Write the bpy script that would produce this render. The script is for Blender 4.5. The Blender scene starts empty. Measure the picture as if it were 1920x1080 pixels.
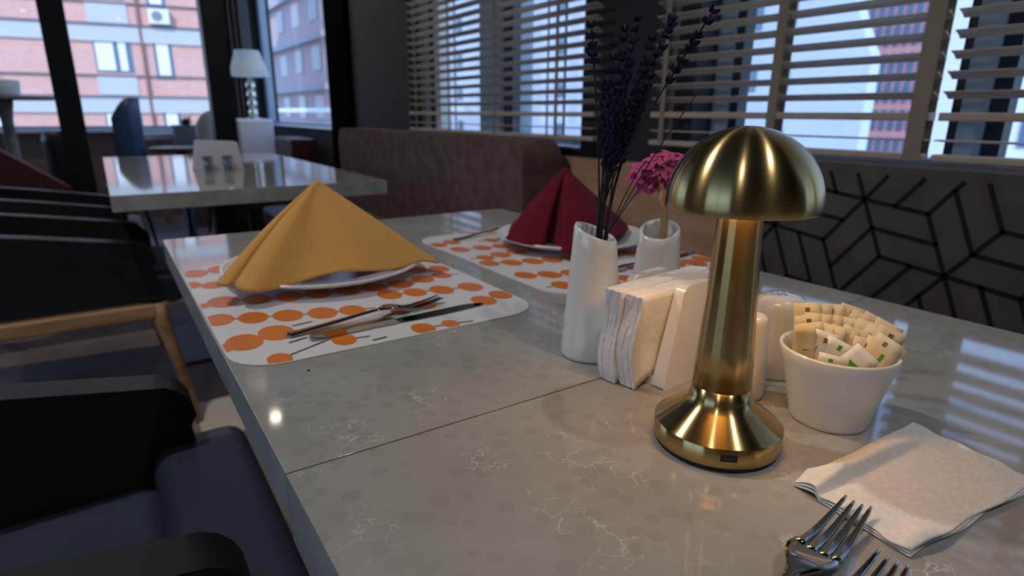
import bpy, bmesh, math, random
from mathutils import Vector, Matrix
PI = math.pi
S = bpy.context.scene
COL = S.collection
random.seed(7)

# ------------------------------------------------------------ camera
CH = 0.97
yaw, pitch, roll = 0.589810, 0.282327, 0.0066406
fw = Vector((math.sin(yaw)*math.cos(pitch), math.cos(yaw)*math.cos(pitch), -math.sin(pitch)))
rt = Vector((math.cos(yaw), -math.sin(yaw), 0)); up = rt.cross(fw)
rt2 = rt*math.cos(roll)+up*math.sin(roll); up2 = -rt*math.sin(roll)+up*math.cos(roll)
FPX = 1126.6
cd = bpy.data.cameras.new('camera'); cam = bpy.data.objects.new('camera', cd); COL.objects.link(cam)
cam.matrix_world = Matrix(((rt2.x, up2.x, -fw.x, 0), (rt2.y, up2.y, -fw.y, 0), (rt2.z, up2.z, -fw.z, CH), (0, 0, 0, 1)))
cd.sensor_width = 36; cd.lens = FPX/1920*36; cd.clip_start = 0.02; cd.clip_end = 300
cd.dof.use_dof = True; cd.dof.focus_distance = 0.40; cd.dof.aperture_fstop = 7.5
S.camera = cam

# ------------------------------------------------------------ world, sun, exposure
S.view_settings.view_transform = 'Standard'; S.view_settings.look = 'None'
S.view_settings.gamma = 1; S.view_settings.use_curve_mapping = False
S.view_settings.exposure = 0.0
S.cycles.use_denoising = True
S.cycles.max_bounces = 8; S.cycles.glossy_bounces = 5; S.cycles.transparent_max_bounces = 12
S.cycles.sample_clamp_indirect = 4
W = bpy.data.worlds.new('world'); S.world = W; W.use_nodes = True
wn = W.node_tree.nodes; wl = W.node_tree.links
bg = wn['Background']; bg.inputs['Strength'].default_value = 2.3
tc = wn.new('ShaderNodeTexCoord'); sx = wn.new('ShaderNodeSeparateXYZ'); cr = wn.new('ShaderNodeValToRGB')
wl.new(tc.outputs['Generated'], sx.inputs[0]); wl.new(sx.outputs['Z'], cr.inputs[0]); wl.new(cr.outputs[0], bg.inputs[0])
cr.color_ramp.elements[0].color = (.62, .78, 1, 1); cr.color_ramp.elements[1].color = (.28, .51, 1, 1); cr.color_ramp.elements[1].position = .45
def light(kind, name, loc, energy, color, **kw):
    d = bpy.data.lights.new(name, kind); d.energy = energy; d.color = color
    for k, v in kw.items(): setattr(d, k, v)
    o = bpy.data.objects.new(name, d); o.location = loc; COL.objects.link(o); return o
sun = light('SUN', 'sun', (-5, -20, 30), 3.0, (1, .93, .84), angle=.03)
sun.rotation_euler = Vector((.55, .75, -.62)).to_track_quat('-Z', 'Y').to_euler()
DOWN = [(.62, -.47, 21, (1, .93, .86)), (-.75, -.35, 14, (1, .94, .89)), (.73, 4.04, 34, (1, .86, .70)), (-.4, 1.35, 46, (1, .93, .86)), (-1.2, 5.2, 16, (1, .85, .7))]  # the strongest is an unseen fill added to brighten the far placemats
for x, y, e, c in DOWN:
    light('SPOT', 'downlight_beam', (x, y, 2.56), e, c, spot_size=2.3, spot_blend=.7, shadow_soft_size=.035)

def at(px, py, D):      # a point at horizontal distance D from the lens
    d = fw*FPX+rt2*(px-960)-up2*(py-540); t = D/math.hypot(d.x, d.y); q = d*t
    return Vector((q.x, q.y, q.z+CH))

# ------------------------------------------------------------ materials
def mat(name, col, rough=.5, metal=0, spec=.5, **kw):
    m = bpy.data.materials.new(name); m.use_nodes = True
    b = m.node_tree.nodes['Principled BSDF']
    b.inputs['Base Color'].default_value = (*col, 1); b.inputs['Roughness'].default_value = rough
    b.inputs['Metallic'].default_value = metal; b.inputs['Specular IOR Level'].default_value = spec
    for k, v in kw.items(): b.inputs[k.replace('_', ' ')].default_value = v
    return m
def nodes(m): return m.node_tree.nodes, m.node_tree.links, m.node_tree.nodes['Principled BSDF']
def noisy(m, scale, c1, c2, detail=4, lo=.35, hi=.65, bump=0, coord='Object', bscale=None, stretch=None):
    n, l, b = nodes(m)
    t = n.new('ShaderNodeTexCoord'); x = n.new('ShaderNodeTexNoise'); x.inputs['Scale'].default_value = scale; x.inputs['Detail'].default_value = detail
    src = t.outputs[coord]
    if stretch:
        mp = n.new('ShaderNodeMapping'); mp.inputs['Scale'].default_value = stretch; l.new(src, mp.inputs[0]); src = mp.outputs[0]
    l.new(src, x.inputs['Vector'])
    r = n.new('ShaderNodeValToRGB'); l.new(x.outputs['Fac'], r.inputs[0]); l.new(r.outputs[0], b.inputs['Base Color'])
    r.color_ramp.elements[0].position = lo; r.color_ramp.elements[1].position = hi
    r.color_ramp.elements[0].color = (*c1, 1); r.color_ramp.elements[1].color = (*c2, 1)
    if bump:
        y = n.new('ShaderNodeTexNoise'); y.inputs['Scale'].default_value = bscale or scale; y.inputs['Detail'].default_value = 3; l.new(src, y.inputs['Vector'])
        bp = n.new('ShaderNodeBump'); bp.inputs['Strength'].default_value = bump; bp.inputs['Distance'].default_value = .002
        l.new(y.outputs['Fac'], bp.inputs['Height']); l.new(bp.outputs[0], b.inputs['Normal'])
    return m
def emit(name, col, s):
    m = mat(name, (0, 0, 0)); b = m.node_tree.nodes['Principled BSDF']
    b.inputs['Emission Color'].default_value = (*col, 1); b.inputs['Emission Strength'].default_value = s
    return m
def glass(name, tint=(1, 1, 1), f=.08):
    m = bpy.data.materials.new(name); m.use_nodes = True; n, l = m.node_tree.nodes, m.node_tree.links
    n.remove(n['Principled BSDF']); o = n['Material Output']
    t = n.new('ShaderNodeBsdfTransparent'); t.inputs[0].default_value = (*tint, 1)
    g = n.new('ShaderNodeBsdfGlossy'); g.inputs['Roughness'].default_value = .02
    mx = n.new('ShaderNodeMixShader'); mx.inputs[0].default_value = f
    l.new(t.outputs[0], mx.inputs[1]); l.new(g.outputs[0], mx.inputs[2]); l.new(mx.outputs[0], o.inputs[0]); return m

# quartz worktop: taupe ground, darker round chips, fine pale veins
quartz = mat('quartz', (.3, .27, .24), .055, spec=.5)
n, l, b = nodes(quartz)
t = n.new('ShaderNodeTexCoord')
nz = n.new('ShaderNodeTexNoise'); nz.inputs['Scale'].default_value = 9; nz.inputs['Detail'].default_value = 5; l.new(t.outputs['Object'], nz.inputs['Vector'])
base = n.new('ShaderNodeValToRGB'); l.new(nz.outputs['Fac'], base.inputs[0])
base.color_ramp.elements[0].position = .3; base.color_ramp.elements[1].position = .7
base.color_ramp.elements[0].color = (.305, .297, .28, 1); base.color_ramp.elements[1].color = (.39, .38, .358, 1)
ds = n.new('ShaderNodeTexNoise'); ds.inputs['Scale'].default_value = 55; ds.inputs['Detail'].default_value = 3; l.new(t.outputs['Object'], ds.inputs['Vector'])
ad = n.new('ShaderNodeVectorMath'); ad.operation = 'MULTIPLY_ADD'; ad.inputs[1].default_value = (.03, .03, .03); l.new(ds.outputs['Color'], ad.inputs[0]); l.new(t.outputs['Object'], ad.inputs[2])
v = n.new('ShaderNodeTexVoronoi'); v.feature = 'DISTANCE_TO_EDGE'; v.inputs['Scale'].default_value = 62; l.new(ad.outputs[0], v.inputs['Vector'])
vr = n.new('ShaderNodeValToRGB'); l.new(v.outputs['Distance'], vr.inputs[0])
vr.color_ramp.elements[0].position = 0; vr.color_ramp.elements[0].color = (1, 1, 1, 1); vr.color_ramp.elements[1].position = .04; vr.color_ramp.elements[1].color = (0, 0, 0, 1)
mk = n.new('ShaderNodeTexNoise'); mk.inputs['Scale'].default_value = 22; mk.inputs['Detail'].default_value = 4; l.new(t.outputs['Object'], mk.inputs['Vector'])
mr = n.new('ShaderNodeValToRGB'); l.new(mk.outputs['Fac'], mr.inputs[0]); mr.color_ramp.elements[0].position = .55; mr.color_ramp.elements[1].position = .72
mm = n.new('ShaderNodeMath'); mm.operation = 'MULTIPLY'; l.new(vr.outputs[0], mm.inputs[0]); l.new(mr.outputs[0], mm.inputs[1])
ms = n.new('ShaderNodeMath'); ms.operation = 'MULTIPLY'; ms.inputs[1].default_value = .75; l.new(mm.outputs[0], ms.inputs[0])
v2 = n.new('ShaderNodeTexVoronoi'); v2.inputs['Scale'].default_value = 60; l.new(t.outputs['Object'], v2.inputs['Vector'])
r2 = n.new('ShaderNodeValToRGB'); l.new(v2.outputs['Distance'], r2.inputs[0]); r2.color_ramp.elements[0].position = .33; r2.color_ramp.elements[1].position = .4
r2.color_ramp.elements[0].color = (.9, .895, .89, 1); r2.color_ramp.elements[1].color = (1, 1, 1, 1)
mu = n.new('ShaderNodeMix'); mu.data_type = 'RGBA'; mu.blend_type = 'MULTIPLY'; mu.inputs[0].default_value = .8
l.new(base.outputs[0], mu.inputs[6]); l.new(r2.outputs[0], mu.inputs[7])
mx = n.new('ShaderNodeMix'); mx.data_type = 'RGBA'; l.new(ms.outputs[0], mx.inputs[0]); l.new(mu.outputs[2], mx.inputs[6]); mx.inputs[7].default_value = (.7, .67, .63, 1)
l.new(mx.outputs[2], b.inputs['Base Color'])
quartz_edge = noisy(mat('quartz_edge', (.4, .4, .38), .3), 18, (.3, .3, .29), (.42, .42, .4))

def brushed(name, col, rough, aniso=.85):
    m = mat(name, col, rough, 1); n, l, b = nodes(m)
    b.inputs['Anisotropic'].default_value = .93; b.inputs['Anisotropic Rotation'].default_value = .25
    tg = n.new('ShaderNodeTangent'); tg.direction_type = 'RADIAL'; tg.axis = 'Z'; l.new(tg.outputs[0], b.inputs['Tangent'])
    t = n.new('ShaderNodeTexCoord'); mp = n.new('ShaderNodeMapping'); mp.inputs['Scale'].default_value = (30, 30, 2600)
    x = n.new('ShaderNodeTexNoise'); x.inputs['Scale'].default_value = 1; l.new(t.outputs['Object'], mp.inputs[0]); l.new(mp.outputs[0], x.inputs['Vector'])
    mr = n.new('ShaderNodeMapRange'); mr.inputs[3].default_value = rough*.85; mr.inputs[4].default_value = rough*1.2; l.new(x.outputs['Fac'], mr.inputs[0]); l.new(mr.outputs[0], b.inputs['Roughness'])
    return m
brass = brushed('brushed_brass', (.50, .375, .165), .235)
M = dict(
 white_cer=mat('white_ceramic', (.78, .77, .73), .16, spec=.5, Coat_Weight=.3, Coat_Roughness=.05),
 plate=mat('porcelain', (.8, .78, .76), .12, spec=.6),
 dark=mat('dark_rubber', (.01, .01, .01), .6),
 inner=mat('lamp_diffuser', (.8, .7, .5), .4),
 paper=noisy(mat('tissue', (.8, .78, .75), .95, spec=.1), 300, (.76, .74, .71), (.84, .82, .79), bump=.25, bscale=900),
 mustard=noisy(mat('mustard_cloth', (.6, .33, .1), .9, spec=.15, Sheen_Weight=.04), 500, (.66, .33, .085), (.74, .39, .115), bump=.2, bscale=1500),
 red=noisy(mat('burgundy_cloth', (.13, .008, .02), .9, spec=.15, Sheen_Weight=.02), 500, (.12, .006, .016), (.155, .009, .023), bump=.2, bscale=1500),
 matwhite=mat('mat_white', (.74, .74, .76), .32), orange=mat('mat_orange', (.72, .19, .025), .32), matdark=mat('mat_line', (.06, .07, .08), .35),
 steel=mat('polished_steel', (.36, .35, .33), .06, 1),
 leather=noisy(mat('black_leather', (.012, .013, .017), .45, spec=.35), 8, (.010, .011, .014), (.016, .018, .022), bump=.15, bscale=300),
 navy=noisy(mat('navy_leather', (.03, .042, .07), .4, spec=.5), 6, (.028, .04, .068), (.036, .05, .082), bump=.1, bscale=300),
 wood=noisy(mat('light_wood', (.45, .26, .12), .5), 6, (.36, .2, .09), (.52, .31, .15), stretch=(1, 8, 8)),
 panel=noisy(mat('wall_wood', (.2, .1, .05), .5), 5, (.46, .25, .14), (.6, .36, .22), stretch=(6, 1, 6)),
 floor=noisy(mat('floor_tile', (.1, .075, .06), .7, spec=.25), 3, (.24, .17, .14), (.33, .25, .21)),
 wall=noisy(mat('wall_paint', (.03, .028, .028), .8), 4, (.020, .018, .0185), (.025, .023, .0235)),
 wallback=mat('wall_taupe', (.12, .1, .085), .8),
 ceil=mat('ceiling_paint', (.08, .075, .07), .9),
 black=mat('black_metal', (.006, .006, .006), .5),
 frame=mat('window_frame_grey', (.30, .36, .41), .5), frame_d=mat('gasket', (.008, .01, .014), .6), frame_l=mat('window_frame_pale', (.55, .52, .46), .5),
 sill=mat('sill_white', (.7, .72, .75), .4),
 slat=noisy(mat('blind_slat', (.32, .27, .22), .5), 4, (.42, .32, .23), (.48, .38, .29)), tape=mat('blind_tape', (.27, .21, .155), .8),
 bench=noisy(mat('bench_fabric', (.09, .07, .06), .9, spec=.2), 14, (.085, .068, .062), (.11, .092, .082), bump=.3, bscale=700), benchline=mat('bench_line', (.011, .012, .018), .8, spec=.2),
 seat=mat('seat_vinyl', (.07, .02, .018), .45),
 curtain=mat('curtain_brown', (.1, .07, .058), .9), sheer=mat('curtain_grey', (.3, .29, .29), .9),
 shade=mat('lampshade', (.8, .78, .7), .8, Subsurface_Weight=0), chrome=mat('chrome', (.7, .66, .55), .12, 1),
 cloth=mat('white_cloth', (.7, .68, .7), .8), cream=mat('cream_patch', (.75, .68, .55), .5),
 blueshell=mat('blue_shell', (.03, .06, .13), .4), brownwood=mat('brown_wood', (.2, .07, .03), .4),
 maroon=mat('maroon_fabric', (.1, .03, .03), .8), green=mat('leaf', (.04, .09, .03), .6),
 grey=mat('grey_box', (.2, .18, .17), .7),
 stem=mat('lavender_stem', (.014, .016, .02), .8), bud=noisy(mat('lavender_bud', (.01, .01, .03), .9, spec=.2), 60, (.009, .009, .026), (.02, .018, .055)),
 pink=mat('pink_petal', (.62, .07, .24), .6), tan=mat('tan_stem', (.42, .24, .11), .8),
 sachet=noisy(mat('sachet_paper', (.72, .62, .42), .7), 60, (.66, .56, .37), (.76, .67, .48)), sachet_w=mat('sachet_white', (.8, .8, .74), .7), sgreen=mat('print_green', (.09, .36, .03), .6), sdark=mat('print_olive', (.2, .22, .06), .6),
 pane=glass('pane', (.93, .97, 1), .06),
)
m_ = M['shade']; n, l, b = nodes(m_); tr = n.new('ShaderNodeBsdfTranslucent'); tr.inputs[0].default_value = (.95, .93, .85, 1); mx = n.new('ShaderNodeMixShader'); mx.inputs[0].default_value = .5
l.new(b.outputs[0], mx.inputs[1]); l.new(tr.outputs[0], mx.inputs[2]); l.new(mx.outputs[0], n['Material Output'].inputs[0])
# exterior
brick = mat('brick', (.5, .2, .15), .9); n, l, b = nodes(brick)
t = n.new('ShaderNodeTexCoord'); bt = n.new('ShaderNodeTexBrick'); bt.inputs['Scale'].default_value = 1
mp = n.new('ShaderNodeMapping'); mp.inputs['Rotation'].default_value = (PI/2, 0, 0); l.new(t.outputs['Object'], mp.inputs[0]); l.new(mp.outputs[0], bt.inputs['Vector'])
bt.inputs['Color1'].default_value = (.72, .37, .31, 1); bt.inputs['Color2'].default_value = (.64, .32, .27, 1); bt.inputs['Mortar'].default_value = (.64, .45, .4, 1)
bt.inputs['Mortar Size'].default_value = .012; bt.inputs['Brick Width'].default_value = .25; bt.inputs['Row Height'].default_value = .09; l.new(bt.outputs[0], b.inputs['Base Color'])
M.update(brick=brick, band=mat('concrete_band', (.5, .52, .55), .9), bandd=mat('band_dark_strip', (.16, .14, .16), .9), ewin=mat('outdoor_window', (.10, .16, .24), .15, spec=.6),
 drape=mat('white_drape', (.8, .8, .78), .9), ac=mat('ac_white', (.72, .72, .7), .6), acd=mat('ac_fan', (.2, .22, .25), .6), pipe=mat('downpipe', (.26, .13, .11), .7),
 pale=noisy(mat('pale_render', (.5, .56, .7), .9), .3, (.44, .50, .62), (.5, .56, .68)), pinkb=mat('pink_render', (.6, .3, .3), .9), white=mat('white_render', (.72, .76, .78), .9), greyb=mat('grey_brick', (.6, .47, .48), .9), ground=mat('street', (.2, .2, .21), .95))

# ------------------------------------------------------------ mesh builder
class MB:
    def __init__(s): s.v = []; s.f = []; s.m = []; s.sm = []
    def add(s, vs, fs, mi=0, smooth=False):
        o = len(s.v); s.v += [tuple(p) for p in vs]
        for f in fs: s.f.append([i+o for i in f]); s.m.append(mi); s.sm.append(smooth)
    def box(s, x0, x1, y0, y1, z0, z1, mi=0):
        vs = [(x, y, z) for z in (z0, z1) for y in (y0, y1) for x in (x0, x1)]
        s.add(vs, [(0, 2, 3, 1), (4, 5, 7, 6), (0, 1, 5, 4), (2, 6, 7, 3), (0, 4, 6, 2), (1, 3, 7, 5)], mi)
    def prism(s, poly, f, mi=0, smooth=False):   # f(x,y,k) k=0/1
        n = len(poly); a = [f(x, y, 0) for x, y in poly]; b = [f(x, y, 1) for x, y in poly]
        s.add(a+b, [tuple(range(n-1, -1, -1)), tuple(range(n, 2*n))], mi); 
        s.add(a+b, [(i, (i+1) % n, (i+1) % n+n, i+n) for i in range(n)], mi, smooth)
    def lathe(s, prof, c=(0, 0, 0), seg=48, mi=0, cap0=True, cap1=True, smooth=True, tilt=None):
        vs = []
        for r, z in prof:
            for k in range(seg):
                a = 2*PI*k/seg; vs.append((c[0]+r*math.cos(a), c[1]+r*math.sin(a), c[2]+z+(tilt(r, z, a) if tilt else 0)))
        fs = [(i*seg+k, i*seg+(k+1) % seg, (i+1)*seg+(k+1) % seg, (i+1)*seg+k) for i in range(len(prof)-1) for k in range(seg)]
        if cap0: fs.append(tuple(range(seg-1, -1, -1)))
        if cap1: fs.append(tuple((len(prof)-1)*seg+k for k in range(seg)))
        s.add(vs, fs, mi, smooth)
    def tube(s, pts, rad, seg=8, mi=0, smooth=True):
        pts = [Vector(p) for p in pts]; rr = rad if isinstance(rad, (list, tuple)) else [rad]*len(pts)
        vs = []; ref = Vector((.31, .17, .93))
        for i, p in enumerate(pts):
            d = (pts[min(i+1, len(pts)-1)]-pts[max(i-1, 0)]).normalized()
            a = d.cross(ref).normalized() if abs(d.dot(ref)) < .98 else d.cross(Vector((1, 0, 0))).normalized(); b_ = d.cross(a)
            for k in range(seg):
                t_ = 2*PI*k/seg; vs.append(p+(a*math.cos(t_)+b_*math.sin(t_))*rr[i])
        fs = [(i*seg+k, (i+1)*seg+k, (i+1)*seg+(k+1) % seg, i*seg+(k+1) % seg) for i in range(len(pts)-1) for k in range(seg)]
        fs += [tuple(range(seg)), tuple((len(pts)-1)*seg+k for k in range(seg-1, -1, -1))]
        s.add(vs, fs, mi, smooth)
    def grid(s, nu, nv, f, mi=0, smooth=True, flip=False):
        vs = [f(i/nu, j/nv) for j in range(nv+1) for i in range(nu+1)]
        fs = [(j*(nu+1)+i, j*(nu+1)+i+1, (j+1)*(nu+1)+i+1, (j+1)*(nu+1)+i) for j in range(nv) for i in range(nu)]
        if flip: fs = [f_[::-1] for f_ in fs]
        s.add(vs, fs, mi, smooth)
    def build(s, name, mats, parent=None, bevel=0, seg=2, solid=0, sub=0, off=None, smooth=None, angle=None):
        me = bpy.data.meshes.new(name)
        v = s.v
        if off is None and parent is not None and parent.get('world_parts'):
            L = parent['world_parts']; v = [(a-L[0], b_-L[1], c-L[2]) for a, b_, c in v]
        elif off: v = [(a-off[0], b_-off[1], c-off[2]) for a, b_, c in v]
        me.from_pydata(v, [], s.f)
        for x in (mats if isinstance(mats, (list, tuple)) else [mats]): me.materials.append(x)
        for p, mi, sm in zip(me.polygons, s.m, s.sm): p.material_index = mi; p.use_smooth = sm if smooth is None else smooth
        me.update()
        bm = bmesh.new(); bm.from_mesh(me)
        if angle is not None: bmesh.ops.remove_doubles(bm, verts=bm.verts, dist=1e-5)
        bmesh.ops.recalc_face_normals(bm, faces=bm.faces); bm.to_mesh(me); bm.free()
        o = bpy.data.objects.new(name, me); COL.objects.link(o)
        if parent: o.parent = parent
        if off: o.location = off
        if solid: m = o.modifiers.new('solid', 'SOLIDIFY'); m.thickness = solid; m.offset = 0
        if bevel: m = o.modifiers.new('bevel', 'BEVEL'); m.width = bevel; m.segments = seg; m.limit_method = 'ANGLE'; m.angle_limit = .6
        if sub: m = o.modifiers.new('sub', 'SUBSURF'); m.levels = sub; m.render_levels = sub
        if bevel:
            for p in me.polygons: p.use_smooth = True
            m = o.modifiers.new('wn', 'WEIGHTED_NORMAL'); m.keep_sharp = False
        return o
def tag(o, label=None, cat=None, group=None, kind=None):
    if label: o['label'] = label
    if cat: o['category'] = cat
    if group: o['group'] = group
    if kind: o['kind'] = kind
    return o
def thing(name, loc, label, cat, group=None, kind=None):  # parts are given in world coordinates and moved to the thing's base
    o = bpy.data.objects.new(name, None); COL.objects.link(o); o.location = loc; o.empty_display_size = .05
    o['world_parts'] = list(loc) if any(loc) else [0, 0, 1e-9]
    return tag(o, label, cat, group, kind)
def kids(o): return [c for c in COL.objects if c.parent == o]
def copy_tree(o, parent=None):
    c = o.copy(); COL.objects.link(c); c.parent = parent
    for ch in kids(o): copy_tree(ch, c)
    return c
def struct(name, mb, m, label=None, **kw):
    o = mb.build(name, m, **kw); o['kind'] = 'structure'
    if label: o['label'] = label
    return o
def bx(name, mats, parent, *b, bevel=0, **kw):
    q = MB(); q.box(*b); return q.build(name, mats, parent, bevel=bevel, **kw)

# ------------------------------------------------------------ room shell
q = MB(); q.box(-4, 1.36, -2.6, 6.8, -.1, 0); struct('floor', q, M['floor'], 'brown tiled floor')
q = MB(); q.box(-4.1, 1.6, -2.7, 6.9, 2.6, 2.75); struct('ceiling', q, M['ceil'], 'grey ceiling')
q = MB(); q.box(-4.1, -4, -2.6, -1.3, 0, 2.6); q.box(-4.1, -4, 1.6, 6.8, 0, 2.6); q.box(-4.1, -4, -1.3, 1.6, 0, .8); q.box(-4.1, -4, -1.3, 1.6, 2.4, 2.6); struct('wall_left', q, M['wallback'], 'taupe wall left')
q = MB(); q.box(-4.1, 1.6, -2.7, -2.6, 0, 2.6); struct('wall_back', q, M['wallback'], 'taupe wall behind')
WIN = [(-1.1, 1.15), (1.62, 2.98), (4.22, 6.62)]
q = MB(); q.box(1.36, 1.56, -2.6, 6.8, -.1, .855); q.box(1.36, 1.56, -2.6, 6.8, 2.25, 2.6)
ys = [-2.6]+[a for w in WIN for a in w]+[6.8]
for i in range(0, len(ys), 2): q.box(1.36, 1.56, ys[i], ys[i+1], .855, 2.25)
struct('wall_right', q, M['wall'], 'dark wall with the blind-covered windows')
q = MB(); q.box(1.345, 1.36, -2.5, 4.2, 0, .83); struct('trim_1', q, M['panel'], 'brown wood wainscot below the windows')
q = MB(); q.box(-4, 1.36, 6.66, 6.8, 0, .79); q.box(-4, 1.36, 6.66, 6.8, 2.5, 2.6); q.box(1.2, 1.36, 6.66, 6.8, .79, 2.5)
struct('wall_front', q, mat('low_wall', (.3, .18, .15), .8), 'low wall below the far windows')
q = MB(); q.box(-4, 1.2, 6.5, 6.78, .79, .815); struct('trim_2', q, M['sill'], 'pale far window sill')
for i, (a, c) in enumerate(WIN):
    w = thing('window_%d' % (i+1), (1.5, (a+c)/2, .855), ['window behind the near blinds', 'window behind the farther blind', 'bare window beside the far corner'][i], None, kind='structure')
    q = MB()
    q.box(1.44, 1.5, a, c, .855, .885); q.box(1.44, 1.5, a, c, 2.19, 2.25)
    if i == 0:
        for y0, y1, m_ in ((1.10, 1.15, 0), (.50, .545, 0), (-.35, -.3, 0)): q.box(1.44, 1.5, y0, y1, .885, 2.19, m_)
        for y0, y1 in ((1.075, 1.10), (.545, .565), (.47, .50)): q.box(1.45, 1.49, y0, y1, .885, 2.19, 1)
    elif i == 1:
        for y0, y1, m_ in ((2.80, 2.98, 2), (2.22, 2.42, 0), (2.10, 2.16, 0), (1.62, 1.65, 0)): q.box(1.44, 1.5, y0, y1, .885, 2.19, m_)
        for y0, y1 in ((2.16, 2.22), (2.86, 2.90)): q.box(1.435, 1.51, y0, y1, .885, 2.19, 1)
    else:
        for y0, y1, m_ in ((6.5, 6.62, 0), (4.22, 4.27, 0)): q.box(1.44, 1.5, y0, y1, .885, 2.19, m_)
    q.build('window_frame', [M['frame'], M['frame_d'], M['frame_l']], w)
    bx('window_pane', M['pane'], w, 1.468, 1.472, a, c, .885, 2.19)
    bx('window_sill', M['sill'], w, 1.33 if i == 2 else 1.36, 1.50, a, c, .8551, .862)
w = thing('window_4', (-1.4, 6.7, .8), 'long bare window across the far wall', None, kind='structure')
q = MB(); q.box(-4, 1.2, 6.7, 6.75, .815, .84); q.box(-4, 1.2, 6.7, 6.75, 2.46, 2.5)
for x in (-2.6, 1.14): q.box(x, x+.06, 6.69, 6.76, .84, 2.46)
q.build('window_frame', M['frame'], w); bx('window_pane', M['pane'], w, -4, 1.2, 6.722, 6.726, .84, 2.46)

w = thing('window_5', (-4.05, .1, .8), 'wide window in the left wall out of view', None, kind='structure')
q = MB()
for b_ in ((-1.3, 1.6, .8, .84), (-1.3, 1.6, 2.36, 2.4), (-1.3, -1.25, .84, 2.36), (1.55, 1.6, .84, 2.36), (.12, .18, .84, 2.36)): q.box(-4.08, -4.02, *b_)
q.build('window_frame', M['frame'], w); bx('window_pane', M['pane'], w, -4.052, -4.048, -1.3, 1.6, .84, 2.36)
# divider posts between the two dining areas
for (x0, x1), lb in (((-.172, -.055), 'black floor-to-ceiling post, leftmost, in front of the blue chair'), ((.607, .737), 'black floor-to-ceiling post just left of the white shaded lamp'), ((1.375-.03, 1.36), None)):
    if lb:
        o = MB(); o.box(x0, x1, 4.24, 4.36, 0, 2.6); tag(o.build('divider_post', M['black']), lb, 'post', 'black divider posts')
q = MB(); q.box(1.325, 1.36, 3.82, 4.2, 0, 2.6); struct('trim_3', q, mat('black_cloth', (.004, .004, .004), 1, spec=0), 'black post against the window wall')

# ------------------------------------------------------------ blinds
def blind(y0, y1, label, tapes, wide=None):
    t_ = thing('venetian_blind', (1.3, (y0+y1)/2, .893), label, 'window blind', 'horizontal slat blinds')
    q = MB(); ta = math.radians(25); w = .0135
    zs = [.972+.0345*k for k in range(1, 37)]+[.925]
    for zz in zs:
        w_, th = w, (ta if zz > .93 else math.radians(4))
        cx, sz = w_*math.cos(th), w_*math.sin(th)
        vs = [(1.3-cx, y0, zz+sz), (1.3, y0, zz+.0018), (1.3+cx, y0, zz-sz), (1.3+cx, y0, zz-sz+.0022), (1.3, y0, zz+.004), (1.3-cx, y0, zz+sz+.0022)]
        vs += [(a, y1, c) for a, _, c in vs]
        q.add(vs, [(0, 1, 7, 6), (1, 2, 8, 7), (2, 3, 9, 8), (3, 4, 10, 9), (4, 5, 11, 10), (5, 0, 6, 11), (5, 4, 1, 0), (4, 3, 2, 1), (6, 7, 10, 11), (7, 8, 9, 10)], 0)
    q.build('slats', M['slat'], t_)
    bx('stacked_slats', M['slat'], t_, 1.285, 1.315, y0, y1, .962, .977, bevel=.002)
    bx('bottom_rail', M['slat'], t_, 1.284, 1.316, y0, y1, .888, .902, bevel=.003)
    bx('head_rail', M['slat'], t_, 1.275, 1.325, y0, y1, 2.235, 2.28)
    for y, tw in tapes:
        q = MB(); q.box(1.2825, 1.2835, y-tw/2, y+tw/2, .895, 2.24); q.box(1.3165, 1.3175, y-tw/2, y+tw/2, .895, 2.24); q.build('ladder_tape', M['tape'], t_)
    return t_
blind(.535, 1.235, 'slat blind left of the wide grey tape, behind the brass lamp', [(.86, .022), (1.19, .016), (.553, .03)])
blind(-.75, .520, 'slat blind at the right edge, right of the wide grey tape', [(.27, .022), (-.3, .022)])
blind(1.475, 2.84, 'slat blind in the farther window above the far banquette', [(1.66, .012), (1.71, .01), (2.05, .012), (2.42, .012), (2.75, .012)])

# ------------------------------------------------------------ banquettes
def roundbox_y(q, x0, x1, y0, y1, z0, z1, r, mi=0):   # profile in Y-Z with rounded top corners
    pts = [(y0, z0), (y1, z0)]
    for k in range(7): a = PI/2*k/6; pts.append((y1-r+r*math.cos(a), z1-r+r*math.sin(a)))
    for k in range(7): a = PI/2+PI/2*k/6; pts.append((y0+r+r*math.cos(a), z1-r+r*math.sin(a)))
    q.prism(pts, lambda y, z, k: ((x0, x1)[k], y, z), mi)
nb = thing('banquette', (1.1, -.3, 0), 'patterned grey banquette along the window wall behind the brass lamp', 'bench', 'window banquettes')
q = MB(); roundbox_y(q, 1.15, 1.29, -1.5, .80, .46, .885, .05); q.build('backrest', M['bench'], nb, bevel=.018, seg=4)
q = MB()      # woven hexagon line pattern on the back's front face
A = .108; X0 = 1.1492
lines = set()
for i in range(-12, 14):
    for j in range(-6, 8):
        c = Vector((i*A*1.5, (j+.5*(i % 2))*A*math.sqrt(3)))
        k0 = (i+2*j) % 2
        for s_ in range(3):
            a = PI/3*(2*s_)+PI/6*0; b_ = a+2*PI/3
            e1 = Vector((math.cos(a), math.sin(a)))*A; e2 = Vector((math.cos(b_), math.sin(b_)))*A
            for p, r_ in (((0, 0), e1), (e1, e2)): 
                p = Vector(p); lines.add(tuple(round(t_, 4) for t_ in (*(c+p), *(c+p+r_))))
            if k0: p, r_ = e1*.5, e2
            else: p, r_ = e2*.5, e1
            lines.add(tuple(round(t_, 4) for t_ in (*(c+p), *(c+p+r_))))
ca, sa = math.cos(.12), math.sin(.12)
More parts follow.
